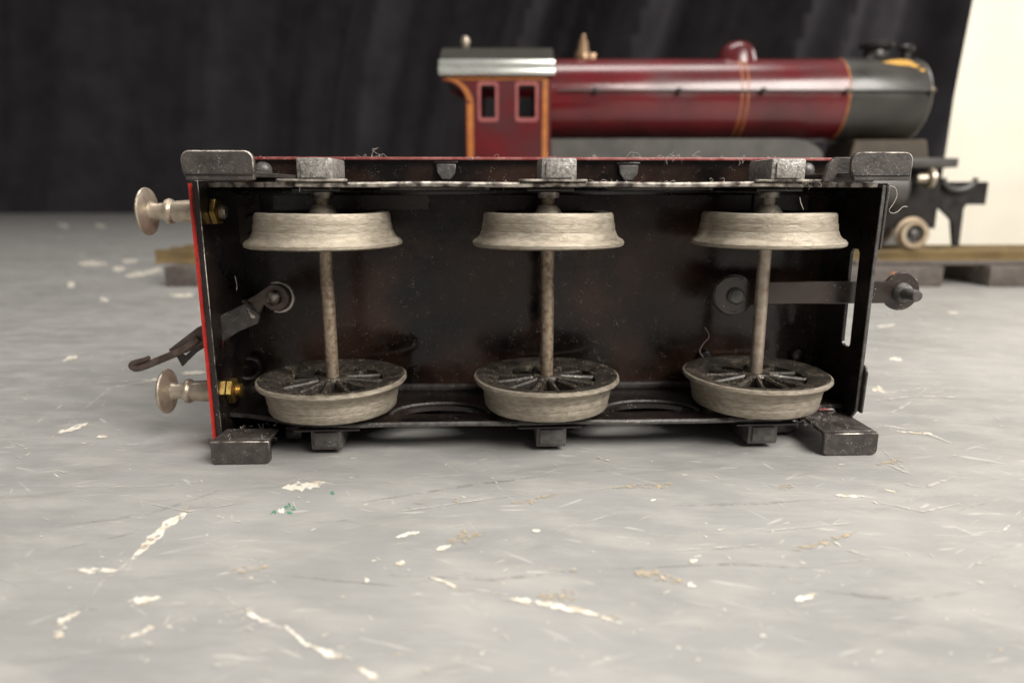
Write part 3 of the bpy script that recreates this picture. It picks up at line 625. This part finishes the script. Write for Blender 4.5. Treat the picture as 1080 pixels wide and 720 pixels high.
def loco_wheel(x, r, y, zc, sp, name='bogie_wheel'):
    o = lp(name, lathe([(r*.62, y+.6), (r*.66, y), (r*.94, y-.1), (r, y+.4), (r, y+3.0), (r+1.3, y+3.6), (r+1.5, y+4.6), (r+.9, y+5.1), (r*.62, y+5.1)], 'y', (x, 0, zc), 44, True), 'cast_tan')
    lp('hub', lathe([(r*.3, y+4.6), (r*.3, y+.8), (r*.2, y+.2), (.5, y)], 'y', (x, 0, zc), 20), 'axlebox_dark', o)
    g = bmesh.new()
    for k in range(sp):
        b_ = box(r*.2, r*.68, y+1.4, y+3.2, -r*.045, r*.045); bmesh.ops.rotate(b_, verts=b_.verts, cent=(0, 0, 0), matrix=Matrix.Rotation(2*math.pi*k/sp, 3, 'Y'))
        bmesh.ops.translate(b_, verts=b_.verts, vec=(x, 0, zc)); add(g, b_)
    lp('wheel_spokes', g, 'axlebox_dark', o)
for y in (380, 416): 
    loco_wheel(222.0, 7.9, y, 27.2, 8); loco_wheel(190.0, 7.9, y, 27.2, 8)
    for x in (40, 95, 150): loco_wheel(x, 20, y+(0 if y < 400 else 0), 38.6, 14, 'driving_wheel')

# track
TR = empty('toy_track', (60, 400, 0), 0, 'tarnished brass railed toy track on dark sleepers under the locomotive', 'toy track')
def tp_(name, bm, mats, parent=TR): 
    bmesh.ops.translate(bm, verts=bm.verts, vec=(-60, -400, 0)); return finish(name, bm, mats, parent, smooth=True)
for y in (384, 401.5, 419):
    tp_('rail', plate([(y-2.6, 11.0), (y+2.6, 11.0), (y+2.6, 12.2), (y+.9, 13.0), (y+.9, 16), (y+1.3, 16.6), (y+1.2, 18.6), (y-1.2, 18.6), (y-1.3, 16.6), (y-.9, 16), (y-.9, 13.0), (y-2.6, 12.2)], -199, 420, 'x'), 'rail')
sl = None
for k, x in enumerate((-176, -116, -56, 4, 64, 124, 206, 268, 328, 388)):
    wdt = 11 if k != 6 else 26
    if k == 6 or sl is None:
        o = tp_('sleeper', box(x-wdt, x+wdt, 366.5, 436, 0, 10.98, .7), 'sleeper')
        if sl is None: sl = o.data; x_first = x
    else: finish('sleeper', None, None, TR, loc=(x-x_first, 0, 0), me=sl)
o = tp_('sleeper_nail', lathe([(1.6, 366.6), (1.5, 365.8), (.7, 365.4)], 'y', (205, 0, 6.3), 16), 'orange')
o = tp_('side_bar', box(186, 420, 372, 376, 11.02, 13.4, .4), 'sleeper')

# cream card standing at the right behind the locomotive's front
bm = bmesh.new(); N = 24; rows = []
for j in range(N+1):
    z = 175*j/N
    xl = 268 if z < 43 else (268+8.5*min(1, (z-43)/12)+max(0, z-56)*.02+max(0, z-110)*.05)
    row = []
    for i in range(13):
        t = i/12; x = xl+(520-xl)*t; y = 452+26*math.sin(t*2.2)
        row.append((x, y, z))
    rows.append(row)
F = [[bm.verts.new(p) for p in r] for r in rows]; B = [[bm.verts.new((p[0]+2.6, p[1]+3, p[2])) for p in r] for r in rows]
for G in (F, B):
    for j in range(N):
        for i in range(12): bm.faces.new((G[j][i], G[j][i+1], G[j+1][i+1], G[j+1][i]))
for j in range(N):
    bm.faces.new((F[j][0], F[j+1][0], B[j+1][0], B[j][0])); bm.faces.new((F[j][12], F[j+1][12], B[j+1][12], B[j][12]))
for i in range(12):
    bm.faces.new((F[0][i], F[0][i+1], B[0][i+1], B[0][i])); bm.faces.new((F[N][i], F[N][i+1], B[N][i+1], B[N][i]))
o = finish('display_card', bm, 'white', smooth=True)
o['label'] = 'cream white card standing upright behind the front of the locomotive'; o['category'] = 'card'
